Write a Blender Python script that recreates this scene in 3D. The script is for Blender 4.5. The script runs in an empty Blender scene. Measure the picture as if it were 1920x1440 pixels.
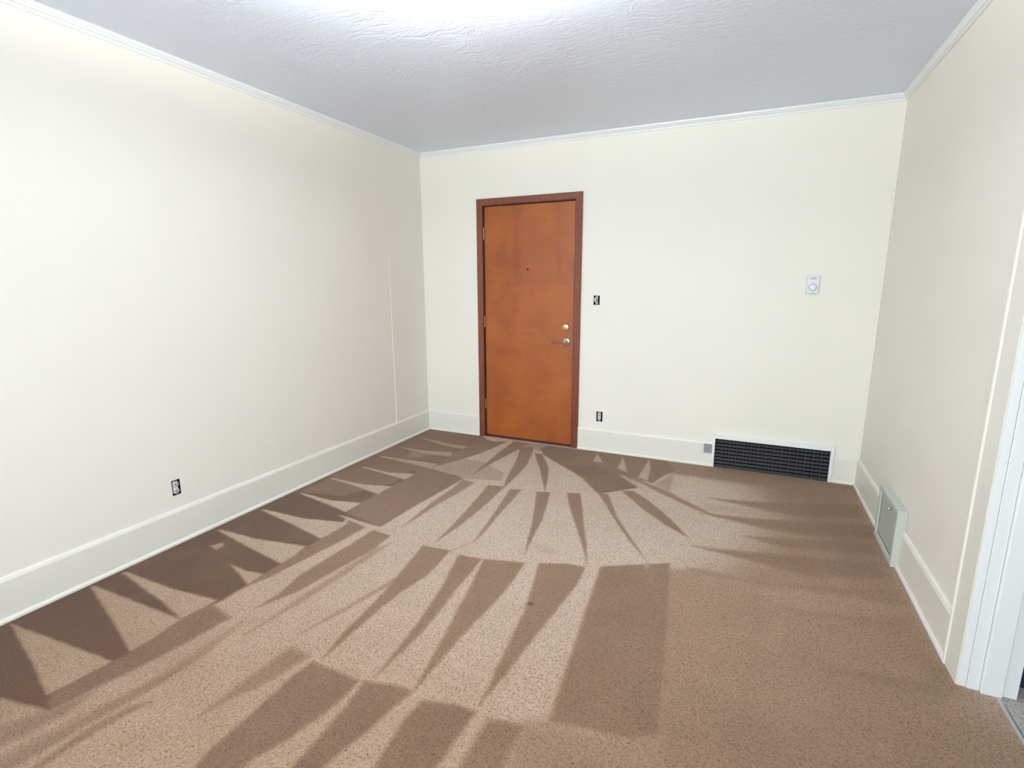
import bpy, bmesh, math, random
import numpy as np
from mathutils import Vector, Matrix

# ---------------------------------------------------------------- camera
W, H = 3.547, 2.524            # room width and ceiling height (m)
YF = -6.60                     # wall behind the photographer
scene = bpy.context.scene
col = scene.collection

def look(yaw, pitch, roll):
    f = Vector((math.sin(yaw)*math.cos(pitch), math.cos(yaw)*math.cos(pitch), math.sin(pitch)))
    r = Vector((math.cos(yaw), -math.sin(yaw), 0)); u = r.cross(f)
    r2 = math.cos(roll)*r + math.sin(roll)*u; u2 = -math.sin(roll)*r + math.cos(roll)*u
    return Matrix((r2, u2, -f)).transposed().to_4x4()

cam = bpy.data.cameras.new('camera'); cam_o = bpy.data.objects.new('camera', cam); col.objects.link(cam_o)
cam.sensor_fit = 'HORIZONTAL'; cam.sensor_width = 36; cam.lens = 36*966.02/1920; cam.clip_start = .02
m4 = look(-.4264, -.1936, -.0029); m4.translation = (2.7594, -4.1067, 1.3973)
cam_o.matrix_world = m4
scene.camera = cam_o

# ---------------------------------------------------------------- light and exposure
wd = bpy.data.worlds.new('world'); scene.world = wd; wd.use_nodes = True
wd.node_tree.nodes['Background'].inputs[0].default_value = (.62, .78, 1, 1)
wd.node_tree.nodes['Background'].inputs[1].default_value = 1.0
scene.view_settings.view_transform = 'Standard'; scene.view_settings.look = 'None'
scene.view_settings.gamma = 1; scene.view_settings.use_curve_mapping = False
scene.view_settings.exposure = 0.22

def area(name, loc, rot, sx, sy, power, color):
    l = bpy.data.lights.new(name, 'AREA'); l.shape = 'RECTANGLE'; l.size = sx; l.size_y = sy
    l.energy = power; l.color = color
    l.spread = math.radians(110)
    o = bpy.data.objects.new(name, l); col.objects.link(o); o.location = loc; o.rotation_euler = rot
    return o
R = math.radians
DAY = (.84, .945, 1.0)
area('daylight_front_window', (1.75, YF+.10, 1.45), (R(82), 0, 0), 2.0, 1.35, 62, DAY)
area('daylight_next_room', (5.2, -3.2, 1.5), (0, R(90), 0), 1.3, 1.5, 11, DAY)

# ---------------------------------------------------------------- helpers
def tag(o, label=None, cat=None, group=None, kind=None):
    if label: o['label'] = label
    if cat: o['category'] = cat
    if group: o['group'] = group
    if kind: o['kind'] = kind
    return o

def empty(name, loc=(0, 0, 0), rz=0):
    o = bpy.data.objects.new(name, None); col.objects.link(o); o.location = loc; o.rotation_euler = (0, 0, rz)
    o.empty_display_size = .05
    return o

def obj(name, bm, mat, parent=None, smooth=False):
    bmesh.ops.recalc_face_normals(bm, faces=bm.faces)
    me = bpy.data.meshes.new(name); bm.to_mesh(me); bm.free()
    if smooth:
        for p in me.polygons: p.use_smooth = True
    o = bpy.data.objects.new(name, me); col.objects.link(o)
    if mat: me.materials.append(mat)
    if parent: o.parent = parent
    return o

def box(bm, x0, x1, y0, y1, z0, z1, bev=0):
    b = bmesh.new()
    bmesh.ops.create_cube(b, size=1)
    for v in b.verts:
        v.co = Vector(((x0+x1)/2+v.co.x*(x1-x0), (y0+y1)/2+v.co.y*(y1-y0), (z0+z1)/2+v.co.z*(z1-z0)))
    if bev: bmesh.ops.bevel(b, geom=b.edges[:], offset=bev, segments=2, profile=.5, affect='EDGES')
    t = bpy.data.meshes.new('tmp'); b.to_mesh(t); b.free(); bm.from_mesh(t); bpy.data.meshes.remove(t)

def extrude_profile(bm, prof, fn0, fn1):
    """prof: closed list of 2-D points; fn0 / fn1 turn one into a 3-D point at each end."""
    a = [bm.verts.new(fn0(p)) for p in prof]; b = [bm.verts.new(fn1(p)) for p in prof]
    n = len(prof)
    for i in range(n): bm.faces.new((a[i], a[(i+1) % n], b[(i+1) % n], b[i]))
    bm.faces.new(a); bm.faces.new(b[::-1])

def lathe(bm, prof, center, axis='y', seg=32):
    """prof: list of (radius, height along axis)"""
    c = Vector(center); rings = []
    for r, h in prof:
        ring = []
        for i in range(seg):
            t = 2*math.pi*i/seg
            if axis == 'y': p = Vector((r*math.cos(t), h, r*math.sin(t)))
            elif axis == 'x': p = Vector((h, r*math.cos(t), r*math.sin(t)))
            else: p = Vector((r*math.cos(t), r*math.sin(t), h))
            ring.append(bm.verts.new(c+p))
        rings.append(ring)
    for a, b in zip(rings, rings[1:]):
        for i in range(seg): bm.faces.new((a[i], a[(i+1) % seg], b[(i+1) % seg], b[i]))
    bm.faces.new(rings[0]); bm.faces.new(rings[-1])

def wall_slab(name, u0, u1, z0, z1, holes, to3, mat, parent=None):
    """Wall with rectangular openings. to3(u, z, d) with d 0 room face, 1 far face."""
    us = sorted({u0, u1} | {h[0] for h in holes} | {h[1] for h in holes})
    zs = sorted({z0, z1} | {h[2] for h in holes} | {h[3] for h in holes})
    solid = {}
    for i in range(len(us)-1):
        for j in range(len(zs)-1):
            cu, cz = (us[i]+us[i+1])/2, (zs[j]+zs[j+1])/2
            solid[i, j] = not any(h[0] < cu < h[1] and h[2] < cz < h[3] for h in holes)
    bm = bmesh.new(); vc = {}
    def v(i, j, d):
        k = (i, j, d)
        if k not in vc: vc[k] = bm.verts.new(to3(us[i], zs[j], d))
        return vc[k]
    for (i, j), s in solid.items():
        if not s: continue
        for d in (0, 1): bm.faces.new((v(i, j, d), v(i+1, j, d), v(i+1, j+1, d), v(i, j+1, d)))
        for di, dj, a, b in ((-1, 0, (i, j), (i, j+1)), (1, 0, (i+1, j), (i+1, j+1)), (0, -1, (i, j), (i+1, j)), (0, 1, (i, j+1), (i+1, j+1))):
            if not solid.get((i+di, j+dj), False):
                bm.faces.new((v(*a, 0), v(*b, 0), v(*b, 1), v(*a, 1)))
    return tag(obj(name, bm, mat, parent), kind='structure')

# ---------------------------------------------------------------- materials
def mat(name):
    m = bpy.data.materials.new(name); m.use_nodes = True
    nt = m.node_tree; b = nt.nodes['Principled BSDF']
    return m, nt, b

def nd(nt, t, **kw):
    n = nt.nodes.new(t)
    for k, v in kw.items():
        if k in ('operation', 'blend_type', 'data_type', 'feature', 'noise_dimensions', 'attribute_name', 'noise_type'): setattr(n, k, v)
        else: n.inputs[k.replace('_', ' ')].default_value = v
    return n

def coords(nt, scale=(1, 1, 1)):
    tc = nt.nodes.new('ShaderNodeTexCoord'); mp = nt.nodes.new('ShaderNodeMapping')
    nt.links.new(tc.outputs['Object'], mp.inputs[0]); mp.inputs['Scale'].default_value = scale
    return mp.outputs[0]

def noise(nt, vec, scale, detail=4, rough=.5, dist=0):
    n = nt.nodes.new('ShaderNodeTexNoise'); nt.links.new(vec, n.inputs['Vector'])
    n.inputs['Scale'].default_value = scale; n.inputs['Detail'].default_value = detail
    n.inputs['Roughness'].default_value = rough; n.inputs['Distortion'].default_value = dist
    return n.outputs['Fac']

def ramp(nt, fac, stops):
    r = nt.nodes.new('ShaderNodeValToRGB'); e = r.color_ramp.elements
    while len(e) < len(stops): e.new(.5)
    for el, (p, c) in zip(e, stops): el.position = p; el.color = (*c, 1) if len(c) == 3 else c
    nt.links.new(fac, r.inputs[0]); return r.outputs[0]

def mixc(nt, fac, a, b, bt='MIX'):
    m = nt.nodes.new('ShaderNodeMix'); m.data_type = 'RGBA'; m.blend_type = bt
    for s, v in ((m.inputs[0], fac), (m.inputs[6], a), (m.inputs[7], b)):
        if hasattr(v, 'is_linked'): nt.links.new(v, s)
        else: s.default_value = v if isinstance(v, (int, float)) else (*v, 1)
    return m.outputs[2]

def maths(nt, op, a, b=0, c=None):
    m = nt.nodes.new('ShaderNodeMath'); m.operation = op
    for i, v in enumerate((a, b) if c is None else (a, b, c)):
        if hasattr(v, 'is_linked'): nt.links.new(v, m.inputs[i])
        else: m.inputs[i].default_value = v
    return m.outputs[0]

def bump(nt, b, h, strength, dist, prev=None):
    n = nt.nodes.new('ShaderNodeBump'); nt.links.new(h, n.inputs['Height'])
    n.inputs['Strength'].default_value = strength; n.inputs['Distance'].default_value = dist
    if prev: nt.links.new(prev, n.inputs['Normal'])
    nt.links.new(n.outputs[0], b.inputs['Normal']); return n.outputs[0]

def srgb(r, g, b):
    f = lambda c: (c/255/12.92) if c/255 <= .04045 else ((c/255+.055)/1.055)**2.4
    return (f(r), f(g), f(b))

def paint(name, c, rough=.5, peel=.25, scale=160):
    m, nt, b = mat(name); v = coords(nt)
    col_ = ramp(nt, noise(nt, v, 1.3, 3), [(.3, tuple(x*.985 for x in c)), (.7, tuple(min(1, x*1.01) for x in c))])
    nt.links.new(col_, b.inputs['Base Color']); b.inputs['Roughness'].default_value = rough
    if peel: bump(nt, b, noise(nt, v, scale, 3), peel, .0012)
    return m

def plain(name, c, rough=.5, metal=0, spec=.5):
    m, nt, b = mat(name); v = coords(nt)
    nt.links.new(ramp(nt, noise(nt, v, 60, 2), [(.3, tuple(x*.93 for x in c)), (.7, c)]), b.inputs['Base Color'])
    b.inputs['Roughness'].default_value = rough; b.inputs['Metallic'].default_value = metal
    b.inputs['Specular IOR Level'].default_value = spec
    return m

M = {}
M['wall'] = paint('cream_wall_paint', (.86, .826, .742), .6, .22)
M['trim'] = paint('cream_trim_paint', (.83, .802, .72), .38, .06, 40)
M['white'] = paint('white_gloss_paint', (.87, .875, .86), .3, .06, 40)
M['crown'] = paint('white_cornice_paint', (.80, .825, .82), .35, .06, 40)
M['plastic'] = plain('white_plastic', (.79, .80, .82), .35)
M['device'] = plain('ivory_receptacle_plastic', (.66, .66, .66), .4)
M['lever'] = plain('nickel_lever_brown_reflection', (.42, .33, .28), .25, 1)  # reflected brown put into the lever's metal colour
M['dial'] = plain('white_dial_plastic', (.86, .88, .92), .3)
M['print'] = plain('grey_print', (.22, .22, .25), .6)
M['grey_plate'] = plain('grey_painted_metal', srgb(150, 152, 152), .5)
M['dark_metal'] = plain('dark_grey_painted_metal', srgb(60, 59, 62), .5)
M['bars'] = plain('worn_grille_bars', srgb(84, 84, 86), .45)
M['void'] = plain('unlit_duct', (.004, .004, .005), .9, spec=.1)
M['steel'] = plain('zinc_steel', (.25, .25, .26), .45, .9)
M['nickel'] = plain('satin_nickel', (.78, .74, .72), .2, 1)
M['brass'] = plain('polished_brass', (.88, .74, .42), .22, 1)
M['hinge'] = plain('copper_toned_hinge', srgb(180, 132, 112), .35, .3)
M['hole'] = plain('junction_box_black', (.012, .012, .012), .8, spec=.2)
M['register'] = paint('pale_green_grey_paint', srgb(196, 199, 188), .45, .12, 90)
M['register_panel'] = paint('grey_green_register_panel', srgb(182, 188, 180), .42, .12, 90)
M['navy'] = plain('dark_navy_plastic', srgb(38, 48, 78), .5)
M['strip'] = plain('worn_aluminium', (.50, .50, .48), .35, .6)

# lamp glass
m, nt, b = mat('lit_opal_glass'); b.inputs['Base Color'].default_value = (.9, .9, .88, 1)
b.inputs['Emission Color'].default_value = (1, .965, .90, 1); b.inputs['Emission Strength'].default_value = 4
M['opal'] = m
# pane
m, nt, b = mat('window_glass'); b.inputs['Base Color'].default_value = (.9, .95, 1, 1)
b.inputs['Transmission Weight'].default_value = 1; b.inputs['Roughness'].default_value = .02
M['glass'] = m

# ceiling: hand-trowelled plaster with swirled ridges
m, nt, b = mat('trowelled_ceiling_paint'); v = coords(nt)
n = nt.nodes.new('ShaderNodeTexNoise'); nt.links.new(v, n.inputs['Vector']); n.inputs['Scale'].default_value = 2.2; n.inputs['Detail'].default_value = 2
mx = nt.nodes.new('ShaderNodeVectorMath'); mx.operation = 'MULTIPLY_ADD'
nt.links.new(n.outputs['Color'], mx.inputs[0]); mx.inputs[1].default_value = (.35, .22, 0); nt.links.new(v, mx.inputs[2])
mp = nt.nodes.new('ShaderNodeMapping'); nt.links.new(mx.outputs[0], mp.inputs[0]); mp.inputs['Scale'].default_value = (1.0, 2.6, 1); mp.inputs['Rotation'].default_value = (0, 0, R(6))
f1 = noise(nt, mp.outputs[0], 7.5, 5, .6, .9)
rid = maths(nt, 'ABSOLUTE', maths(nt, 'SUBTRACT', f1, .5))
rid = maths(nt, 'MINIMUM', maths(nt, 'MULTIPLY', rid, 11), 1)
rid = maths(nt, 'SUBTRACT', 1, rid)
msk = ramp(nt, noise(nt, v, 3.0, 3), [(.42, (.12,)*3), (.62, (1,)*3)])
rid = maths(nt, 'MULTIPLY', rid, msk)
h2 = maths(nt, 'ADD', maths(nt, 'MULTIPLY', rid, 1.0), maths(nt, 'MULTIPLY', noise(nt, v, 48, 4, .6), .35))
bump(nt, b, h2, .38, .005)
b.inputs['Base Color'].default_value = (.77, .835, .95, 1); b.inputs['Roughness'].default_value = .38
M['ceiling'] = m

# door veneer: flush birch, several leaves wide, cross-figured
m, nt, b = mat('stained_birch_veneer'); v = coords(nt)
leaf = noise(nt, coords(nt, (5.2, 1, .05)), 1.6, 1)
cloud = noise(nt, coords(nt, (1, 1, .8)), 3.6, 4, .5, .4)
fleck = noise(nt, coords(nt, (.7, 1, 2.6)), 7.0, 4, .6, .6)
grain = noise(nt, coords(nt, (60, 10, 1.5)), 3, 3)
c1 = ramp(nt, cloud, [(.28, srgb(126, 58, 12)), (.5, srgb(152, 78, 20)), (.75, srgb(168, 94, 32))])
c1 = mixc(nt, ramp(nt, leaf, [(.38, (.0,)*3), (.62, (.5,)*3)]), c1, srgb(162, 86, 42))
c1 = mixc(nt, ramp(nt, fleck, [(.56, (.0,)*3), (.76, (.55,)*3)]), c1, srgb(122, 58, 18))
c1 = mixc(nt, ramp(nt, grain, [(.35, (0,)*3), (.75, (.14,)*3)]), c1, srgb(120, 64, 24))
nt.links.new(c1, b.inputs['Base Color']); b.inputs['Roughness'].default_value = .42
bump(nt, b, grain, .05, .001); M['veneer'] = m

# door casing: darker red-brown wood
m, nt, b = mat('red_brown_casing_wood')
g1 = noise(nt, coords(nt, (40, 40, 1.6)), 2, 4, .5, .3)
c1 = ramp(nt, g1, [(.3, srgb(106, 52, 34)), (.5, srgb(117, 60, 41)), (.72, srgb(127, 70, 50))])
nt.links.new(c1, b.inputs['Base Color']); b.inputs['Roughness'].default_value = .38; M['casing'] = m
M['jambwood'] = plain('dark_stained_wood', srgb(84, 30, 16), .5)

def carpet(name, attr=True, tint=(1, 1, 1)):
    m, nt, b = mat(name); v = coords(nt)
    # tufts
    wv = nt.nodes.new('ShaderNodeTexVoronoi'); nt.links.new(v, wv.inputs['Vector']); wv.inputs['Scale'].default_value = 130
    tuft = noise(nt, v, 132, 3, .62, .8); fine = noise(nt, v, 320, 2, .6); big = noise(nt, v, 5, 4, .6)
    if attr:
        a = nt.nodes.new('ShaderNodeAttribute'); a.attribute_name = 'pile_lean_and_shade'; lean = a.outputs['Fac']
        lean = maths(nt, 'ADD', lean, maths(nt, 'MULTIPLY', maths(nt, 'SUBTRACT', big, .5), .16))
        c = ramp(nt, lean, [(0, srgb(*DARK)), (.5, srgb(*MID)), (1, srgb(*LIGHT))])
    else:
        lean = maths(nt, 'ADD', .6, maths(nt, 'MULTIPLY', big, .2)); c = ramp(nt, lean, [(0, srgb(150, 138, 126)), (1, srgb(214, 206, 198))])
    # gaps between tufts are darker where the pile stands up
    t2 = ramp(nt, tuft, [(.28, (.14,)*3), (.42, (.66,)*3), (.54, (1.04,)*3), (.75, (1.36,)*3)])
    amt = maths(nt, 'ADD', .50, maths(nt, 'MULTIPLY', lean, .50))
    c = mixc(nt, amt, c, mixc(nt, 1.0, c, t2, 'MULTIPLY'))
    f2 = ramp(nt, fine, [(.3, (.84,)*3), (.7, (1.14,)*3)])
    c = mixc(nt, .7, c, mixc(nt, 1.0, c, f2, 'MULTIPLY'))
    nt.links.new(c, b.inputs['Base Color']); b.inputs['Roughness'].default_value = .95
    b.inputs['Specular IOR Level'].default_value = .08
    b.inputs['Sheen Weight'].default_value = .12; b.inputs['Sheen Roughness'].default_value = .5
    h = maths(nt, 'ADD', tuft, maths(nt, 'MULTIPLY', fine, .4))
    bump(nt, b, h, .8, .007)
    return m
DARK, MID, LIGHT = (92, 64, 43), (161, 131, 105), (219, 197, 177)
M['carpet'] = carpet('brown_cut_pile_carpet'); M['carpet2'] = carpet('grey_beige_carpet', False)

# Lay of the vacuumed pile on the carpet: (lean 0..1, edge softness, opacity, outline on the floor in metres)
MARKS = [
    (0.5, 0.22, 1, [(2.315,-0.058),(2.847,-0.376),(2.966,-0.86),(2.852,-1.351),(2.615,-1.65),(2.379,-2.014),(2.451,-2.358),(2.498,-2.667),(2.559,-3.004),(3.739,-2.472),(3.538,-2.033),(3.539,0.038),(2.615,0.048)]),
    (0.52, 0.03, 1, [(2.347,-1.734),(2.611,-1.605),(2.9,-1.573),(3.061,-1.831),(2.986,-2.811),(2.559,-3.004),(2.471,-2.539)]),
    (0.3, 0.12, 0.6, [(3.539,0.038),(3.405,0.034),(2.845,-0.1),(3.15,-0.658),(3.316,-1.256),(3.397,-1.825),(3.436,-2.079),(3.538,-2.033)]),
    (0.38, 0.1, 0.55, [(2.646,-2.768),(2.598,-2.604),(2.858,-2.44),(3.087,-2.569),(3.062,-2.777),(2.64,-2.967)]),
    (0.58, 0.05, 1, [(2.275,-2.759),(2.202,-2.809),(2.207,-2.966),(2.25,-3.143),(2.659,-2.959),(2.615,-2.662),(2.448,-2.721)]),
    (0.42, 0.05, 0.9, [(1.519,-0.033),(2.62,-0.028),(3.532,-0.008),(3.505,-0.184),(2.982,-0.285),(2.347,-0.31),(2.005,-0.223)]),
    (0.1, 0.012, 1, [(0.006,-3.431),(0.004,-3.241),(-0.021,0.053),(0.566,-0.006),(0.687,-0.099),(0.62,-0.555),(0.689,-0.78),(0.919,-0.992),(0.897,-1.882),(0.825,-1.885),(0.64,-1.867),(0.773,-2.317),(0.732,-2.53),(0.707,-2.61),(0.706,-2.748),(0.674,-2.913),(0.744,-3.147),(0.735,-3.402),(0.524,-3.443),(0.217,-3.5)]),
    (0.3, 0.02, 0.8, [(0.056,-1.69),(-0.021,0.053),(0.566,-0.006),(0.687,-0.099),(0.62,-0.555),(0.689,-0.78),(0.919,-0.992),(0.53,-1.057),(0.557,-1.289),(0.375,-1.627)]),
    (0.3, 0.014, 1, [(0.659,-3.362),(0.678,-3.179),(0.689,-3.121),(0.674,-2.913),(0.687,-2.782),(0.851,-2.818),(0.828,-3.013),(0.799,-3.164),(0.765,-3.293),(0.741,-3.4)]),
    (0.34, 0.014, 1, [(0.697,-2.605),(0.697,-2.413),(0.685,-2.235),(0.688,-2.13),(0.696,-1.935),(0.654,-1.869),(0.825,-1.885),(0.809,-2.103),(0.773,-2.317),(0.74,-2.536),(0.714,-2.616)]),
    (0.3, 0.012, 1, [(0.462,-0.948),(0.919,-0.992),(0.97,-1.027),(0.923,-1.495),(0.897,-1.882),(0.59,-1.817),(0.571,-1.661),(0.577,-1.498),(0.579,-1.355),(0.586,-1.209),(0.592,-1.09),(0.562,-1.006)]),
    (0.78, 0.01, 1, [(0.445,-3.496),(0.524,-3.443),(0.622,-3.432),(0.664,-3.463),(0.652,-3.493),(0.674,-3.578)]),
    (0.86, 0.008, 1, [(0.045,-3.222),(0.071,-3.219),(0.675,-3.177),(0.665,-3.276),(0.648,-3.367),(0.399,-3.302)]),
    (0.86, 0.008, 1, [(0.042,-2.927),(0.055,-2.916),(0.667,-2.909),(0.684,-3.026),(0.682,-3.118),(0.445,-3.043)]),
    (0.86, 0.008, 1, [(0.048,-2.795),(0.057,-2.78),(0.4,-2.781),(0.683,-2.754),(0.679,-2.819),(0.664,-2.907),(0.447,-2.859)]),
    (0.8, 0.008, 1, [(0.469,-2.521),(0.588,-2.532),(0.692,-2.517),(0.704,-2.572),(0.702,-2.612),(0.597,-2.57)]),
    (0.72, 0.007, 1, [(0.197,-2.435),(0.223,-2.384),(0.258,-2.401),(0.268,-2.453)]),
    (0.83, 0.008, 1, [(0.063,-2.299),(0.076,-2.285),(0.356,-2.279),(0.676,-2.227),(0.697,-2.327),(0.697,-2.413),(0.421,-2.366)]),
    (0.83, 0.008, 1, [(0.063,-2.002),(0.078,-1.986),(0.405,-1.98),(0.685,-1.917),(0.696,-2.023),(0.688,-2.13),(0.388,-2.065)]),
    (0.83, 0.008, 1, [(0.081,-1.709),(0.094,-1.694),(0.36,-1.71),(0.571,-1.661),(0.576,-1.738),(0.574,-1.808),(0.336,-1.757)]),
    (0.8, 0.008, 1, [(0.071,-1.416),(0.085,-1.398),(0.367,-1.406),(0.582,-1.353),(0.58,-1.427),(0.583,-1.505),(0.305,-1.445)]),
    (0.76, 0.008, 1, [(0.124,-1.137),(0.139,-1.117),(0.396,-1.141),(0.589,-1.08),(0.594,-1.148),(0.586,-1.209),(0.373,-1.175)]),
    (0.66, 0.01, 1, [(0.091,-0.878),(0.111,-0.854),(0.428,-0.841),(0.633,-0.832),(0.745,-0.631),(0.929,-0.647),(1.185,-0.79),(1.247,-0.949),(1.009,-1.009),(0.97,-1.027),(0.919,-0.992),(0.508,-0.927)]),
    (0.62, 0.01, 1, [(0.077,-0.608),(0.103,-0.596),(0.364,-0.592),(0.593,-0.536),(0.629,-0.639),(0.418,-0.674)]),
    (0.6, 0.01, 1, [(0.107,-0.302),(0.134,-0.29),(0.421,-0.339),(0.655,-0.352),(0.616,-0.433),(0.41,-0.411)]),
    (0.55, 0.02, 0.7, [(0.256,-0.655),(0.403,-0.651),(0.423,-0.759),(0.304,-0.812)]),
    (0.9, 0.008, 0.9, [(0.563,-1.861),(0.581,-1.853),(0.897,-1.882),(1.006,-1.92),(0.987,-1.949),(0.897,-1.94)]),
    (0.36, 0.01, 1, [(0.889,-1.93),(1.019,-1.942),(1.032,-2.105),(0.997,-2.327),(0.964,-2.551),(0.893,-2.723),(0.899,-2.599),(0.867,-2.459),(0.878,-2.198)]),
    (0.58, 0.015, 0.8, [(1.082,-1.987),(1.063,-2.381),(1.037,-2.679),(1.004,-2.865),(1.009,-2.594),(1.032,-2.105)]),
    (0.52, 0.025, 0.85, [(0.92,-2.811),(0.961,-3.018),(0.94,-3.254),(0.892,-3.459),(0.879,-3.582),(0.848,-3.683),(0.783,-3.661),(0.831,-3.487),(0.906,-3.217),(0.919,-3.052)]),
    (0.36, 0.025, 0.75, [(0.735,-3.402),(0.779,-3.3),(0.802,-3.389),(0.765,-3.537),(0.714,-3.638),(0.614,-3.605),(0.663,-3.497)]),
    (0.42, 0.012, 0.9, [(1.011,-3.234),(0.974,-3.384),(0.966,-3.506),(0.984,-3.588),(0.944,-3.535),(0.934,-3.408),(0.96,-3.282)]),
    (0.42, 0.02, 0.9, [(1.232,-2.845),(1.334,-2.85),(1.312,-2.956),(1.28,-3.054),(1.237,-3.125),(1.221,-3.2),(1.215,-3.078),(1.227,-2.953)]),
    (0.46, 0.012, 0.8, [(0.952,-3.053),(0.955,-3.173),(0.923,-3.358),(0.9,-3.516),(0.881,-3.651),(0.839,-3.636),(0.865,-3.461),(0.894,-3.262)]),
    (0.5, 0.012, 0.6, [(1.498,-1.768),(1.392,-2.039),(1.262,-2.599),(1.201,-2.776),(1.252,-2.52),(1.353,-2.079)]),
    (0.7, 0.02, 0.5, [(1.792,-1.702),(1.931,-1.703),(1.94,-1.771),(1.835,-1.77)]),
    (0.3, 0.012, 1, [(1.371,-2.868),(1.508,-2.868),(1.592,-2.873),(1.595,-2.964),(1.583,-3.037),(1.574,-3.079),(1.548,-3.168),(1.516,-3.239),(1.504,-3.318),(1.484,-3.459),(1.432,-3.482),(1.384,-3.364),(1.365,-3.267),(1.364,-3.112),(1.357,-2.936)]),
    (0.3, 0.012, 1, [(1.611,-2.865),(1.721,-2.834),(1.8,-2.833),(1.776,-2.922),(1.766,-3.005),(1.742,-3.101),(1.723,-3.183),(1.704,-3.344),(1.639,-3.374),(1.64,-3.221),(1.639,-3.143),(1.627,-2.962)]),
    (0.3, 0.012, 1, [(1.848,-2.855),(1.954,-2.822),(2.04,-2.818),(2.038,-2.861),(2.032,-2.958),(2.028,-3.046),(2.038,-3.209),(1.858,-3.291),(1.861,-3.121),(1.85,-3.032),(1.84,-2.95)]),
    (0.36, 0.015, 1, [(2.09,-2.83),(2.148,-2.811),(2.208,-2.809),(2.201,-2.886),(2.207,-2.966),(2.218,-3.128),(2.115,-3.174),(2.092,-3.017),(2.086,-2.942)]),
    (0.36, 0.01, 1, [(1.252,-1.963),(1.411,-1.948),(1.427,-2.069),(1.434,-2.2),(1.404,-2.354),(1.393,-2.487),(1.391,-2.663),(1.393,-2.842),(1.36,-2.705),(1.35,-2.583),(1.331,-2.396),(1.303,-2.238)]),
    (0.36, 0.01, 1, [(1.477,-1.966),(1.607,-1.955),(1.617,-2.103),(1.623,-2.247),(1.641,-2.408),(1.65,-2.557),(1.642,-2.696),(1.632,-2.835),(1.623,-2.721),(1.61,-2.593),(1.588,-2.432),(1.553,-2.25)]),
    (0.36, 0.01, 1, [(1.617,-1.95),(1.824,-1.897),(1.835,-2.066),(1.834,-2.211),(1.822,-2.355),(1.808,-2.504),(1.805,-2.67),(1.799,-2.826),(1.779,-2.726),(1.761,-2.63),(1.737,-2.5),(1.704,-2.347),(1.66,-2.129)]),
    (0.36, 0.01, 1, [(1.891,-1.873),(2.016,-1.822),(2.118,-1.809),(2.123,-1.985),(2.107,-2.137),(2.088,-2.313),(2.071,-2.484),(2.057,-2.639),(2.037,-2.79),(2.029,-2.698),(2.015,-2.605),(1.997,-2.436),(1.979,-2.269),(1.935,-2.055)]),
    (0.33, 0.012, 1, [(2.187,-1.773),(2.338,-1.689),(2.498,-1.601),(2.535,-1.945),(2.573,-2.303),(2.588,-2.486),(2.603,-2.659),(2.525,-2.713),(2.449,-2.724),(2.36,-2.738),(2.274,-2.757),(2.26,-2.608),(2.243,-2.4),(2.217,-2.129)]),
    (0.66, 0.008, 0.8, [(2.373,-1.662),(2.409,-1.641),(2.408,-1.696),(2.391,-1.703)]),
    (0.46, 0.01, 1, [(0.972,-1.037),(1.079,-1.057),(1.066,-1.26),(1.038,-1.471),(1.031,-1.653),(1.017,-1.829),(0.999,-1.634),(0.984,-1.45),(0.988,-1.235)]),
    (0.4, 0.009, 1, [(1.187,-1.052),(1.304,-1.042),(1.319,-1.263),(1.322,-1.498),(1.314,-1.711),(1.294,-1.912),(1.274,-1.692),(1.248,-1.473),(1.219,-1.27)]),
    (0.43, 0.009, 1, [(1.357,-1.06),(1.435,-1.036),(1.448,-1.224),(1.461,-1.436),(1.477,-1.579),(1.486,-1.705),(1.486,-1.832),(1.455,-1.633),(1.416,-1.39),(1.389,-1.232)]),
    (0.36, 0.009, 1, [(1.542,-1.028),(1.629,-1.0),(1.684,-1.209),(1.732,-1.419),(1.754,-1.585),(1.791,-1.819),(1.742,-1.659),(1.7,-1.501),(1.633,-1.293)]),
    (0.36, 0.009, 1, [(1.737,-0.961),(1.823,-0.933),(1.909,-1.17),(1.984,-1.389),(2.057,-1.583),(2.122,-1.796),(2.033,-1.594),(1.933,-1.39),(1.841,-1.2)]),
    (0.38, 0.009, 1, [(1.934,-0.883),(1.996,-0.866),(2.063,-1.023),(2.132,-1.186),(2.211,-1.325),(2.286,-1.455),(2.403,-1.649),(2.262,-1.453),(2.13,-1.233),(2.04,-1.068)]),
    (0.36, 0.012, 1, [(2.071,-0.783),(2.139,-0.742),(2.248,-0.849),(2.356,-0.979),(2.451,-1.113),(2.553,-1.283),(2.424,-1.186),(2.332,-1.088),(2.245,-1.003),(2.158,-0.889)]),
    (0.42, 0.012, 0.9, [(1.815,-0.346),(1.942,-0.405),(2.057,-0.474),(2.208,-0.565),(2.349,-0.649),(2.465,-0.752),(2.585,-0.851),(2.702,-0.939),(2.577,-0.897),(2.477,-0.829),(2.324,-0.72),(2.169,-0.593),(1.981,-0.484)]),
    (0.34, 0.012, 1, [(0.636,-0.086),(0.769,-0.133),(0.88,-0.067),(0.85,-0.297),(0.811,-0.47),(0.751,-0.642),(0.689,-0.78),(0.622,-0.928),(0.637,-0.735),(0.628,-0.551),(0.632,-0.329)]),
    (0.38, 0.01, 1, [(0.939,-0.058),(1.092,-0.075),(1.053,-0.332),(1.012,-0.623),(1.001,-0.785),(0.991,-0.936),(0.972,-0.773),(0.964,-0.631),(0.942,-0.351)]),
    (0.38, 0.01, 1, [(1.049,-0.177),(1.159,-0.128),(1.228,-0.359),(1.28,-0.584),(1.3,-0.823),(1.313,-1.08),(1.238,-0.838),(1.176,-0.564),(1.116,-0.364)]),
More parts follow.
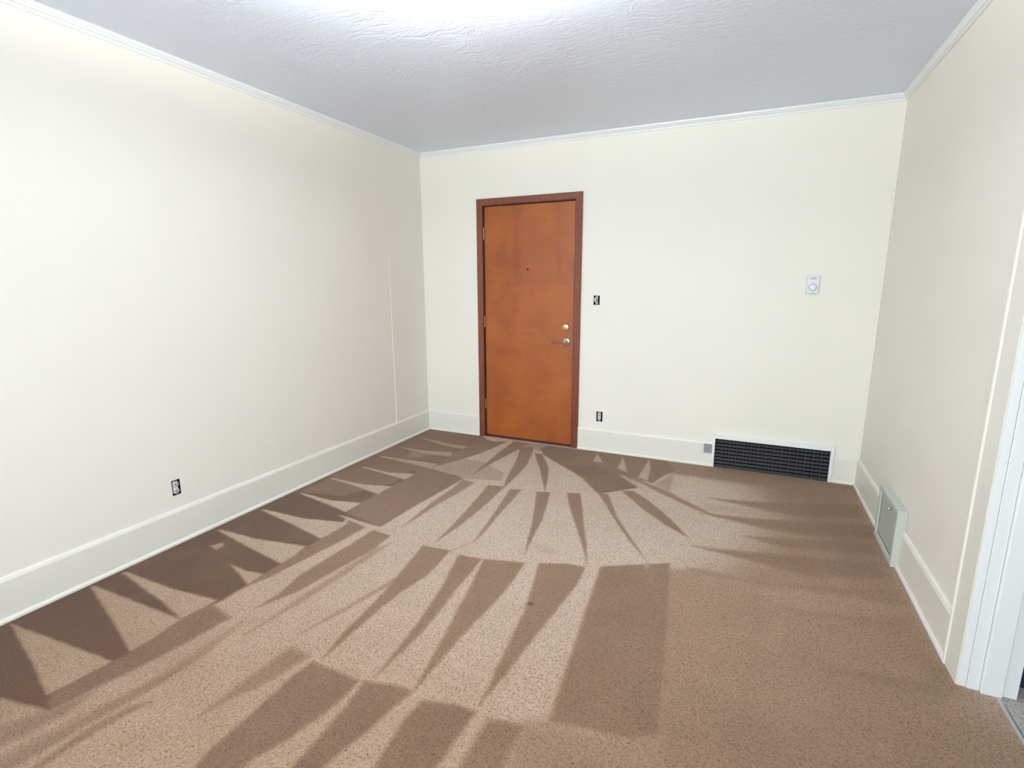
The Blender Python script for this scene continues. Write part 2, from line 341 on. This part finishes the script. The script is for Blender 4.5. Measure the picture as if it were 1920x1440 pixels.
    (0.34, 0.008, 1, [(1.231,-0.283),(1.294,-0.285),(1.378,-0.42),(1.465,-0.579),(1.53,-0.778),(1.595,-1.005),(1.502,-0.813),(1.397,-0.597),(1.302,-0.426)]),
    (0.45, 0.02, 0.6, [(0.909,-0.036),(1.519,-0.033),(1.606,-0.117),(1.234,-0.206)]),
    (0.3, 0.012, 1, [(1.225,-0.131),(1.271,-0.046),(1.523,-0.046),(1.87,-0.0),(2.258,-0.002),(2.348,-0.224),(2.277,-0.411),(2.239,-0.551),(2.104,-0.511),(1.976,-0.463),(2.061,-0.53),(2.178,-0.663),(2.049,-0.782),(1.937,-0.892),(1.858,-0.785),(1.774,-0.669),(1.675,-0.585),(1.561,-0.498),(1.457,-0.412),(1.302,-0.282)]),
    (0.22, 0.02, 0.7, [(1.569,-0.443),(1.822,-0.37),(2.17,-0.657),(1.934,-0.883),(1.808,-0.732)]),
    (0.72, 0.008, 1, [(1.707,-0.072),(1.811,-0.282),(1.728,-0.278)]),
    (0.74, 0.008, 1, [(1.92,-0.066),(2.035,-0.424),(1.943,-0.354)]),
    (0.74, 0.008, 1, [(2.127,-0.046),(2.178,-0.275),(2.198,-0.526),(2.121,-0.481)]),
    (0.64, 0.012, 1, [(2.354,-0.271),(2.371,-0.659),(2.246,-0.57)]),
    (0.8, 0.01, 0.9, [(1.983,-0.495),(2.031,-0.497),(2.19,-0.668),(2.297,-0.771),(2.199,-0.716)]),
    (0.26, 0.03, 0.75, [(2.623,-0.663),(2.911,-0.599),(3.504,-0.38),(3.499,-0.599),(3.087,-0.735),(2.879,-0.702)]),
    (0.62, 0.04, 0.5, [(2.63,-0.761),(2.879,-0.72),(3.086,-0.752),(2.849,-0.857),(2.544,-0.886)]),
    (0.26, 0.03, 0.8, [(2.594,-0.922),(2.908,-0.87),(3.512,-0.692),(3.503,-0.872),(3.152,-0.981),(2.929,-0.989)]),
    (0.28, 0.03, 0.75, [(2.851,-1.136),(3.479,-0.935),(3.478,-1.07),(3.136,-1.17),(2.983,-1.176)]),
    (0.27, 0.03, 0.75, [(2.589,-1.371),(2.984,-1.292),(3.468,-1.161),(3.472,-1.322),(3.112,-1.453),(2.922,-1.411)]),
    (0.32, 0.03, 0.65, [(2.586,-1.61),(2.861,-1.616),(3.496,-1.416),(3.511,-1.528),(3.233,-1.561),(2.918,-1.619)]),
    (0.36, 0.03, 0.6, [(3.023,-1.792),(3.45,-1.66),(3.449,-1.731),(3.184,-1.775)]),
    (0.58, 0.03, 0.5, [(2.946,-1.577),(3.206,-1.591),(3.491,-1.558),(3.453,-1.647),(3.086,-1.764),(2.92,-1.728)]),
    (0.3, 0.03, 0.6, [(3.107,-2.129),(3.281,-2.071),(3.521,-2.041),(3.459,-2.108),(3.272,-2.126)]),
    (0.26, 0.05, 0.6, [(3.471,-1.905),(3.507,-1.935),(3.517,-2.002),(3.465,-2.025)]),
]

def poly_mask(X, Y, pts, soft):
    inside = np.zeros(X.shape, bool); d2 = np.full(X.shape, 1e9)
    n = len(pts)
    for i in range(n):
        x0, y0 = pts[i]; x1, y1 = pts[(i+1) % n]
        ex, ey = x1-x0, y1-y0; L = ex*ex+ey*ey+1e-12
        t = np.clip(((X-x0)*ex+(Y-y0)*ey)/L, 0, 1)
        d2 = np.minimum(d2, (X-x0-t*ex)**2+(Y-y0-t*ey)**2)
        if y0 != y1:
            c = ((Y < y0) != (Y < y1)) & (X < (x1-x0)*(Y-y0)/(y1-y0)+x0)
            inside ^= c
    s = np.sqrt(d2)*np.where(inside, 1, -1)
    t = np.clip(s/(2*soft)+.5, 0, 1)
    return t*t*(3-2*t)

# ---------------------------------------------------------------- floor
xs = np.linspace(-.02, 3.645, 520); ys = np.concatenate([[YF, -4.6], np.linspace(-3.75, .02, 530)])
X, Y = np.meshgrid(xs, ys)
lean = np.full(X.shape, .88)
rng = np.random.RandomState(3)
JX = X + .0010*np.sin(Y*61+np.sin(X*37)*2) ; JY = Y + .0010*np.sin(X*57+np.sin(Y*41)*2)
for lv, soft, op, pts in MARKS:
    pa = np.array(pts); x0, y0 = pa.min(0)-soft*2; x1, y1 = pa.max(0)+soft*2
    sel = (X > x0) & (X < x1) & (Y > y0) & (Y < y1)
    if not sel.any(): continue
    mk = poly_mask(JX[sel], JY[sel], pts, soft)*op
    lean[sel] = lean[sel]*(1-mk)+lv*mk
lean -= .36*np.clip((-1.6-Y)/1.5, 0, 1)*np.clip(lean*1.3, .3, 1)  # painted darkening towards the camera, offsetting the stronger light there
for sx, sy, sr, sl in ((1.982, -2.201, .008, -.30),):
    g = np.exp(-((X-sx)**2+(Y-sy)**2)/(2*sr*sr)); lean = lean*(1-g)+sl*g
nx, ny = len(xs), len(ys)
co = np.stack([X, Y, np.zeros_like(X)], -1).reshape(-1, 3)
idx = np.arange(nx*ny).reshape(ny, nx)
quads = np.stack([idx[:-1, :-1], idx[:-1, 1:], idx[1:, 1:], idx[1:, :-1]], -1).reshape(-1, 4)
me = bpy.data.meshes.new('floor'); me.vertices.add(len(co)); me.vertices.foreach_set('co', co.ravel())
me.loops.add(quads.size); me.loops.foreach_set('vertex_index', quads.ravel())
me.polygons.add(len(quads)); me.polygons.foreach_set('loop_start', np.arange(0, quads.size, 4))
me.polygons.foreach_set('loop_total', np.full(len(quads), 4)); me.update(); me.validate()
at = me.attributes.new('pile_lean_and_shade', 'FLOAT', 'POINT'); at.data.foreach_set('value', lean.ravel().astype(np.float32))
me.materials.append(M['carpet'])
floor = bpy.data.objects.new('floor', me); col.objects.link(floor); tag(floor, kind='structure')
bm = bmesh.new(); box(bm, 3.645, 5.7, YF, -.7, -.06, -.001)
tag(obj('floor.001', bm, M['carpet2']), kind='structure')
bm = bmesh.new(); box(bm, -.12, 3.645, YF, .12, -.06, -.004)
tag(obj('floor.002', bm, M['jambwood']), kind='structure')
# metal edge strip where the two carpets meet in the doorway
bm = bmesh.new(); extrude_profile(bm, [(3.632, -.002), (3.635, .003), (3.641, .005), (3.648, .003), (3.651, -.002)],
                                  lambda p: (p[0], -2.034, p[1]), lambda p: (p[0], -3.68, p[1]))
tag(obj('trim_5', bm, M['strip']), kind='structure')

# ---------------------------------------------------------------- walls and ceiling
T = .12
DX0, DX1, DZ = .612, 1.468, 2.052          # rough opening of the wooden door
SW = (1.619, 1.669, 1.222, 1.296); OB = (1.670, 1.722, .256, .340); OL = (-2.478, -2.432, .268, .354)
wall_slab('wall_back', -T, W+.145, 0, H+.05, [(DX0, DX1, -1, DZ), SW, OB], lambda u, z, d: (u, d*T, z), M['wall'])
wall_slab('wall_left', YF-T, 0, 0, H+.05, [OL], lambda u, z, d: (-d*T, u, z), M['wall'])
OY0, OY1, OZ = -3.70, -2.012, 2.06         # doorway in the right wall
wall_slab('wall_right', YF-T, 0, 0, H+.05, [(OY0, OY1, -1, OZ)], lambda u, z, d: (W+d*.145, u, z), M['wall'])
wall_slab('wall_front', 0, W, 0, H+.05, [(.75, 2.75, .75, 2.15)], lambda u, z, d: (u, YF-d*T, z), M['wall'])
wall_slab('wall_far', YF, -.7, 0, H+.05, [], lambda u, z, d: (5.7+d*T, u, z), M['wall'])
wall_slab('wall_next_room_back', W+.145, 5.7+T, 0, H+.05, [], lambda u, z, d: (u, -.7+d*T, z), M['wall'])
wall_slab('wall_next_room_front', W+.145, 5.7+T, 0, H+.05, [], lambda u, z, d: (u, YF-d*T, z), M['wall'])
bm = bmesh.new(); box(bm, -T, 5.82, YF-T, T, H, H+.1)
tag(obj('ceiling', bm, M['ceiling']), kind='structure')
# slight build-out of the plaster near the far end of the left wall
bm = bmesh.new()
vs = [bm.verts.new(p) for p in ((0, -.506, .18), (.006, -.506, .18), (.0015, -.512, 1.72), (0, -.512, 1.72), (0, 0, .18), (.001, 0, .18), (.0005, 0, 1.72), (0, 0, 1.72))]
for q in ((0, 1, 2, 3), (4, 5, 6, 7), (1, 5, 6, 2), (0, 4, 5, 1), (3, 2, 6, 7), (0, 3, 7, 4)): bm.faces.new([vs[i] for i in q])
tag(obj('trim_6', bm, M['wall']), kind='structure')

# baseboards: flat board, sloped cap, small shoe at the carpet
BP = [(0, 0), (.024, 0), (.024, .010), (.018, .019), (.0145, .020), (.0145, .176), (.009, .190), (.005, .1935), (0, .1935)]
def base_back(bm, x0, x1): extrude_profile(bm, BP, lambda p: (x0, -p[0], p[1]), lambda p: (x1, -p[0], p[1]))
bm = bmesh.new()
for a, b_ in ((.0, .568), (1.515, 2.590), (3.392, W)): base_back(bm, a, b_)
tag(obj('baseboard_back', bm, M['trim']), kind='structure')
bm = bmesh.new(); extrude_profile(bm, BP, lambda p: (p[0], 0, p[1]), lambda p: (p[0], YF, p[1]))
tag(obj('baseboard_left', bm, M['trim']), kind='structure')
bm = bmesh.new()
for a, b_ in ((0, -.81), (-1.188, -1.898), (-3.84, YF)): extrude_profile(bm, BP, lambda p: (W-p[0], a, p[1]), lambda p: (W-p[0], b_, p[1]))
tag(obj('baseboard_right', bm, M['trim']), kind='structure')
# cornice
CP = [(0, H), (0, H-.040), (.007, H-.040), (.010, H-.030), (.010, H-.027), (.016, H-.025), (.022, H-.016), (.028, H-.010), (.030, H-.002), (.030, H)]
bm = bmesh.new(); extrude_profile(bm, CP, lambda p: (p[0], -p[0], p[1]), lambda p: (W-p[0], -p[0], p[1])); tag(obj('trim_1', bm, M['crown']), kind='structure')
bm = bmesh.new(); extrude_profile(bm, CP, lambda p: (p[0], -p[0], p[1]), lambda p: (p[0], YF, p[1])); tag(obj('trim_2', bm, M['crown']), kind='structure')
bm = bmesh.new(); extrude_profile(bm, CP, lambda p: (W-p[0], -p[0], p[1]), lambda p: (W-p[0], YF, p[1])); tag(obj('trim_3', bm, M['crown']), kind='structure')
bm = bmesh.new(); extrude_profile(bm, CP, lambda p: (0, YF+p[0], p[1]), lambda p: (W, YF+p[0], p[1])); tag(obj('trim_4', bm, M['crown']), kind='structure')

# ---------------------------------------------------------------- window behind the photographer
w = empty('window_1', (.2, YF, 0)); tag(w, kind='structure')
bm = bmesh.new()
for a in ((.49, .57, -.01, .03, .69, 2.21), (2.53, 2.61, -.01, .03, .69, 2.21), (.57, 2.53, -.01, .03, 2.13, 2.21), (.45, 2.65, -.02, .07, .70, .75), (1.53, 1.57, -.08, -.03, .75, 2.13), (.57, 2.53, -.08, -.03, 1.42, 1.46)):
    box(bm, a[0], a[1], a[2], a[3], a[4], a[5], .003)
obj('window_frame', bm, M['white'], w)
bm = bmesh.new(); box(bm, .551, 2.549, -.062, -.056, .751, 2.149); obj('pane', bm, M['glass'], w)

# ---------------------------------------------------------------- wooden door
d = empty('door_1', (0, 0, 0)); tag(d, kind='structure')
CX0, CX1, CZ, IX0, IX1, IZ = .5685, 1.514, 2.100, .622, 1.455, 2.046
def casing_profile(w_): return [(0, 0), (w_, 0), (w_, .010), (w_-.006, .014), (w_*.45, .017), (.006, .017), (0, .013)]
bm = bmesh.new()
pr = [(0, 0), (1, 0), (1, .016), (.90, .019), (.10, .016), (0, .012)]      # s: 0 inner edge .. 1 outer edge
def ring(bm, n_pts):
    rows = []
    for s, t in pr:
        xL = IX0+(CX0-IX0)*s; xR = IX1+(CX1-IX1)*s; z = IZ+(CZ-IZ)*s
        rows.append([bm.verts.new(p) for p in ((xL, -t, 0), (xL, -t, z), (xR, -t, z), (xR, -t, 0))])
    n = len(rows)
    for i in range(n):
        a, b_ = rows[i], rows[(i+1) % n]
        for k in range(3): bm.faces.new((a[k], a[k+1], b_[k+1], b_[k]))
    bm.faces.new([r_[0] for r_ in rows]); bm.faces.new([r_[3] for r_ in rows][::-1])
ring(bm, 4); obj('casing', bm, M['casing'], d)
bm = bmesh.new()
box(bm, DX0, .625, 0, T, 0, DZ); box(bm, 1.4595, DX1, 0, T, 0, DZ); box(bm, .625, 1.4595, 0, T, 2.042, DZ)
box(bm, .625, .640, .052, T, .012, 2.042); box(bm, 1.446, 1.4595, .052, T, .012, 2.042); box(bm, .640, 1.446, .052, T, 2.028, 2.042)
obj('jamb', bm, M['jambwood'], d)
bm = bmesh.new(); box(bm, .566+.05, 1.466, -.006, T, 0, .011, .002); obj('threshold', bm, M['jambwood'], d)
SY = .006                                                       # front face of the slab
bm = bmesh.new(); box(bm, .633, 1.457, SY, SY+.044, .019, 2.037, .0015); slab = obj('slab', bm, M['veneer'], d)
for z0, z1 in ((1.768, 1.866), (1.014, 1.107), (.268, .352)):
    bm = bmesh.new(); lathe(bm, [(.0052, 0), (.0052, z1-z0)], (.6285, -.0015, z0), 'z', 14)
    for k in (0, 1): lathe(bm, [(.0058, 0), (.0035, .004)], (.6285, -.0015, z0-.004 if 0 else (z1 if k else z0-.002)), 'z', 12)
    box(bm, .624, .6285, .0, .006, z0, z1)
    obj('hinge', bm, M['hinge'], d)
bm = bmesh.new(); lathe(bm, [(.0085, 0), (.0085, -.002), (.0065, -.0035), (.006, -.002), (.002, -.001)], (1.040, SY, 1.510), 'y', 20)
obj('peephole', bm, M['hole'], slab)
# deadbolt
bm = bmesh.new(); lathe(bm, [(.031, 0), (.031, -.004), (.027, -.011), (.020, -.014), (.001, -.0145)], (1.386, SY, 1.033), 'y', 36)
db = obj('deadbolt', bm, M['brass'], slab, True)
bm = bmesh.new(); box(bm, 1.386-.016, 1.386+.016, SY-.030, SY-.013, 1.0285, 1.0375, .003); obj('thumb_turn', bm, M['brass'], db)
# lever handle
bm = bmesh.new(); lathe(bm, [(.034, 0), (.034, -.004), (.031, -.009), (.022, -.012), (.013, -.014), (.012, -.030), (.012, -.046), (.010, -.050), (.001, -.051)], (1.395, SY, .911), 'y', 36)
hs = obj('door_handle', bm, M['nickel'], slab, True)
bm = bmesh.new(); rings = []
NL = 14
for i in range(NL+1):
    t = i/NL; x = 1.400-.128*t; z = .911+.007*math.sin(t*math.pi*1.7)-.001*t; y = SY-.044-.004*math.sin(t*math.pi)+.010*t*t
    hz = .0085*(1-.45*t)*(1 if i < NL else .3); hy = .0062*(1-.3*t)*(1 if i < NL else .3)
    rings.append([bm.verts.new((x, y+hy*math.cos(a), z+hz*math.sin(a))) for a in [2*math.pi*k/12 for k in range(12)]])
for a, b_ in zip(rings, rings[1:]):
    for k in range(12): bm.faces.new((a[k], a[(k+1) % 12], b_[(k+1) % 12], b_[k]))
bm.faces.new(rings[0]); bm.faces.new(rings[-1]); obj('lever', bm, M['lever'], hs, True)
bm = bmesh.new(); lathe(bm, [(.0045, 0), (.0035, -.0015), (.001, -.0018)], (1.395, SY-.0505, .911), 'y', 16); obj('lock_button', bm, M['hole'], hs)

# ---------------------------------------------------------------- doorway in the right wall
dw = empty('door_2', (W, -2.03, 0)); tag(dw, kind='structure')
def loc(bm):                                                     # world coordinates to the empty's
    bmesh.ops.translate(bm, verts=bm.verts, vec=(-W, 2.03, 0)); return bm
CYO, CYI = -1.892, -2.016
bm = bmesh.new()
# side casing with a rounded back-band edge, plan profile (x, y)
cp = [(W, CYO), (W-.016, CYO), (W-.0225, CYO-.003), (W-.025, CYO-.008), (W-.0235, CYO-.014), (W-.019, CYO-.018), (W-.018, CYI+.003), (W-.016, CYI), (W, CYI)]
extrude_profile(bm, cp, lambda p: (p[0], p[1], 0), lambda p: (p[0], p[1], 2.19))
cp2 = [(x, -3.70+.012-(y-CYI)-.012) for x, y in cp]
extrude_profile(bm, cp2, lambda p: (p[0], p[1], 0), lambda p: (p[0], p[1], 2.19))
box(bm, W-.018, W, -3.70, CYI, 2.065, 2.19, .002)
obj('casing', loc(bm), M['trim'], dw)
bm = bmesh.new()
for s in (0, 1):
    f = (lambda y: y) if s == 0 else (lambda y: -5.712-y)
    def yb(a, c): return (min(f(a), f(c)), max(f(a), f(c)))
    box(bm, W-.012, W+.0105, *yb(-2.018, -2.012), 0, 2.06, .0008)
    box(bm, W+.0105, W+.0450, *yb(-2.024, -2.012), 0, 2.06, .0015)
    box(bm, W+.1045, W+.147, *yb(-2.023, -2.012), 0, 2.06, .0015)
    box(bm, W+.0105, W+.147, *yb(-2.019, -2.012), 0, 2.06)
box(bm, W-.002, W+.147, -3.70, -2.012, 2.045, 2.062)
obj('jamb', loc(bm), M['white'], dw)
bm = bmesh.new()
for s in (0, 1):
    y0, y1 = (-2.037, -2.019) if s == 0 else (-3.693, -3.675)
    box(bm, W+.0460, W+.1040, y0, y1, 0, 2.045, .003)
obj('door_stop', loc(bm), M['white'], dw)

# ---------------------------------------------------------------- electrical fittings
def outlet(name, label, local):
    """built facing -y around the origin (centre of the wall opening, wall face at y = 0)"""
    e = empty(name); tag(e, label, 'outlet', 'electrical outlets without cover plates')
    hw, hh = .023, .042
    bm = bmesh.new()
    for a in ((-hw-.002, hw+.002, .044, .046, -hh-.002, hh+.002), (-hw-.003, -hw+.0005, .002, .045, -hh-.002, hh+.002), (hw-.0005, hw+.003, .002, .045, -hh-.002, hh+.002), (-hw, hw, .002, .045, hh-.0005, hh+.003), (-hw, hw, .002, .045, -hh-.003, -hh+.0005)): box(bm, *a)
    obj('junction_box', bm, M['hole'], e)
    bm = bmesh.new(); box(bm, -.0150, .0125, -.0005, .024, -.036, .036, .007); body = obj('receptacle_body', bm, M['device'], e)
    for zc in (.0185, -.0185):
        bm = bmesh.new(); lathe(bm, [(.0145, 0), (.0145, -.003), (.0135, -.004), (.001, -.004)], (-.001, -.0005, zc), 'y', 24)
        f = obj('socket_face', bm, M['device'], body)
        for sx, hh2 in ((-.0065, .0050), (.0055, .0040)):
            bm = bmesh.new(); box(bm, sx-.0013, sx+.0013, -.0056, -.0040, zc+.002-hh2, zc+.002+hh2); g = obj('slot', bm, M['hole'], body)
        bm = bmesh.new(); lathe(bm, [(.0027, 0), (.0027, -.0016)], (-.001, -.004, zc-.0075), 'y', 12); obj('slot', bm, M['hole'], body)
    for za in (.0335, -.0415):
        bm = bmesh.new(); box(bm, -.008, .008, -.0015, .001, za, za+.008, .0005); obj('mounting_ear', bm, M['steel'], e)
    e.location = local[0]; e.rotation_euler = (0, 0, local[1])
    return e
outlet('outlet', 'small bare outlet low on the back wall just right of the wooden door', ((1.696, 0, .298), 0))
outlet('outlet', 'bare outlet low on the long left wall above its baseboard', ((0, -2.455, .311), R(90)))

e = empty('light_switch', (1.644, 0, 1.259)); tag(e, 'light switch without a cover plate, beside the door at lock height', 'light switch')
bm = bmesh.new(); hw, hh = .0245, .0365
for a in ((-hw, hw, .044, .046, -hh, hh), (-hw-.002, -hw+.0005, .002, .045, -hh, hh), (hw-.0005, hw+.002, .002, .045, -hh, hh), (-hw, hw, .002, .045, hh-.0005, hh+.002), (-hw, hw, .002, .045, -hh-.002, -hh+.0005)): box(bm, *a)
obj('junction_box', bm, M['hole'], e)
bm = bmesh.new(); box(bm, -.009, .012, .001, .004, -.034, .034, .001); box(bm, -.008, .011, .004, .026, -.026, .026, .002); obj('mounting_strap', bm, M['steel'], e)
bm = bmesh.new(); box(bm, -.019, -.009, .000, .020, -.012, .022, .002); obj('switch_body', bm, M['plastic'], e)
bm = bmesh.new(); extrude_profile(bm, [(.001, -.006), (-.012, -.003), (-.013, .002), (.001, .006)], lambda p: (-.001, p[0], p[1]), lambda p: (.007, p[0], p[1])); obj('toggle', bm, M['dark_metal'], e)

# thermostat
tx, tz = 3.148, 1.381
e = empty('thermostat', (tx, 0, tz)); tag(e, 'white wall thermostat with a round dial near the right corner', 'thermostat')
bm = bmesh.new(); box(bm, -.036, .036, -.004, 0, -.060, .060, .001); obj('backplate', bm, M['grey_plate'], e)
bm = bmesh.new(); box(bm, -.037, .036, -.027, -.004, -.060, .060, .003); hb = obj('housing', bm, M['plastic'], e)
bm = bmesh.new(); lathe(bm, [(.0235, 0), (.0235, -.003), (.021, -.004)], (0, -.027, -.018), 'y', 32); obj('dial_ring', bm, M['grey_plate'], hb)
bm = bmesh.new(); lathe(bm, [(.0205, -.003), (.0205, -.010), (.018, -.0125), (.001, -.013)], (0, -.027, -.018), 'y', 32); obj('dial', bm, M['dial'], e, True)
bm = bmesh.new()
box(bm, -.010, .012, -.0275, -.0268, .0445, .0475); box(bm, -.019, .021, -.0275, -.0268, .0365, .0400)
obj('printed_lettering', bm, M['print'], hb)
bm = bmesh.new()
for i in range(5): box(bm, -.006+i*.006, -.003+i*.006, -.022, -.008, -.0612, -.0598)
obj('vent_slot', bm, M['print'], hb)

# grey blanking plate on the baseboard
e = empty('cover_plate', (2.560, -.0145, .142)); tag(e, 'small square grey plate on the baseboard left of the dark vent', 'cover plate')
bm = bmesh.new(); box(bm, -.029, .029, -.010, 0, -.036, .036, .003); obj('plate', bm, M['grey_plate'], e)
bm = bmesh.new(); lathe(bm, [(.0045, -.010), (.004, -.0115), (.001, -.012)], (0, 0, -.004), 'y', 14); obj('screw', bm, M['dark_metal'], e)

# return-air grille in the back wall
GX0, GX1, GZ = 2.610, 3.368, .227
e = empty('return_air_grille', (0, 0, 0)); tag(e, 'wide black louvred air vent in a white frame at the foot of the back wall', 'vent')
bm = bmesh.new(); FO = .016
fr = [(2.590, 2.611, 0, .256), (3.369, 3.391, 0, .256)]
box(bm, 2.590, GX0, -.026, -.001, 0, .2545, .003); box(bm, GX1, 3.391, -.026, -.001, 0, .2545, .003); box(bm, GX0, GX1, -.026, -.001, GZ, .2545, .003)
obj('frame', bm, M['white'], e)
bm = bmesh.new(); box(bm, GX0, GX1, -.003, -.001, 0, GZ); obj('duct_shadow_panel', bm, M['void'], e)
bm = bmesh.new(); n = 15; dx = (GX1-GX0)/n; NR = 8; dz = (GZ-.006)/NR
for j in range(NR):                                              # stamped louvre blades, bowed in each cell
    zc = .004+dz*(j+.30)
    for i in range(n):
        xa, xb = GX0+dx*i+.003, GX0+dx*(i+1)-.003; K = 5
        rows = []
        for k in range(K+1):
            t = k/K; x = xa+(xb-xa)*t; bow = .004*(4*t*(1-t))
            rows.append([bm.verts.new((x, -.020, zc-.004)), bm.verts.new((x, -.0065, zc+.0058+bow)), bm.verts.new((x, -.005, zc+.0058+bow)), bm.verts.new((x, -.0185, zc-.0055))])
        for a, b_ in zip(rows, rows[1:]):
            for q in range(4): bm.faces.new((a[q], a[(q+1) % 4], b_[(q+1) % 4], b_[q]))
        bm.faces.new(rows[0]); bm.faces.new(rows[-1])
obj('louvre_blades', bm, M['dark_metal'], e)
bm = bmesh.new()
for i in range(1, n): box(bm, GX0+dx*i-.0018, GX0+dx*i+.0018, -.0215, -.016, .001, GZ-.001)
box(bm, GX0, GX1, -.020, -.016, 0, .004)
obj('grille_bars', bm, M['bars'], e)

# floor register: metal box against the right wall
e = empty('wall_register', (W, -.999, 0)); tag(e, 'grey-green metal register with closed flap on the right wall baseboard', 'register')
RY0, RY1, RZ, RX = -.191, .189, .300, -.044                      # local: y from near (camera) to far
bm = bmesh.new()
box(bm, RX, 0, RY0, RY0+.030, 0, RZ, .004); box(bm, RX, 0, RY1-.030, RY1, 0, RZ, .004)
box(bm, RX, 0, RY0+.030, RY1-.030, RZ-.030, RZ, .004); box(bm, RX, 0, RY0+.030, RY1-.030, 0, .032, .004)
obj('housing', bm, M['register'], e)
bm = bmesh.new(); box(bm, RX+.010, RX+.016, RY0+.031, RY1-.031, .033, RZ-.031, .001); obj('flap', bm, M['register_panel'], e)
bm = bmesh.new(); box(bm, RX+.0085, RX+.0115, RY0+.036, RY1-.036, .0335, .0365); box(bm, RX+.0085, RX+.0115, RY1-.036, RY1-.034, .04, RZ-.04); obj('flap_gap', bm, M['dark_metal'], e)
bm = bmesh.new(); lathe(bm, [(.0075, .010), (.0075, -.004), (.006, -.007), (.001, -.008)], (RX, -.045, .250), 'x', 18); obj('knob', bm, M['nickel'], e, True)
bm = bmesh.new(); box(bm, RX+.003, RX+.0095, RY0+.031, RY0+.036, .135, .155); obj('latch', bm, M['dark_metal'], e)

# ceiling lamp just above the picture: a glass bowl hung under the ceiling, open at the top
e = empty('ceiling_lamp', (1.85, -2.70, H)); tag(e, 'opal glass bowl lamp hung below the ceiling', 'ceiling lamp')
bm = bmesh.new(); lathe(bm, [(.065, 0), (.065, -.012), (.055, -.022), (.012, -.026), (.012, -.150), (.002, -.150)], (0, 0, 0), 'z', 32); obj('canopy', bm, M['white'], e, True)
bm = bmesh.new(); bp_ = [(.006, -.249), (.07, -.245), (.125, -.228), (.160, -.200), (.173, -.160), (.169, -.158), (.154, -.198), (.120, -.222), (.067, -.239), (.006, -.243)]
lathe(bm, bp_, (0, 0, 0), 'z', 48); obj('glass_bowl', bm, M['opal'], e, True)
bulb = bpy.data.lights.new('bulb', 'POINT'); bulb.energy = 250; bulb.shadow_soft_size = .06; bulb.color = (.98, .985, 1)
bo = bpy.data.objects.new('bulb', bulb); col.objects.link(bo); bo.parent = e; bo.location = (.03, 0, -.195)

# unidentified dark shape beyond the doorway, its box form made up
e = empty('navy_shape', (3.95, -1.78, 0)); tag(e, 'unidentified dark navy shape built as a box on the floor beyond the white doorway frame', 'box')
bm = bmesh.new(); box(bm, -.235, .235, -.172, .172, .001, .42, .012); obj('body', bm, M['navy'], e)
bm = bmesh.new(); box(bm, -.245, .245, -.182, .182, .42, .455, .010); obj('lid', bm, M['navy'], e)
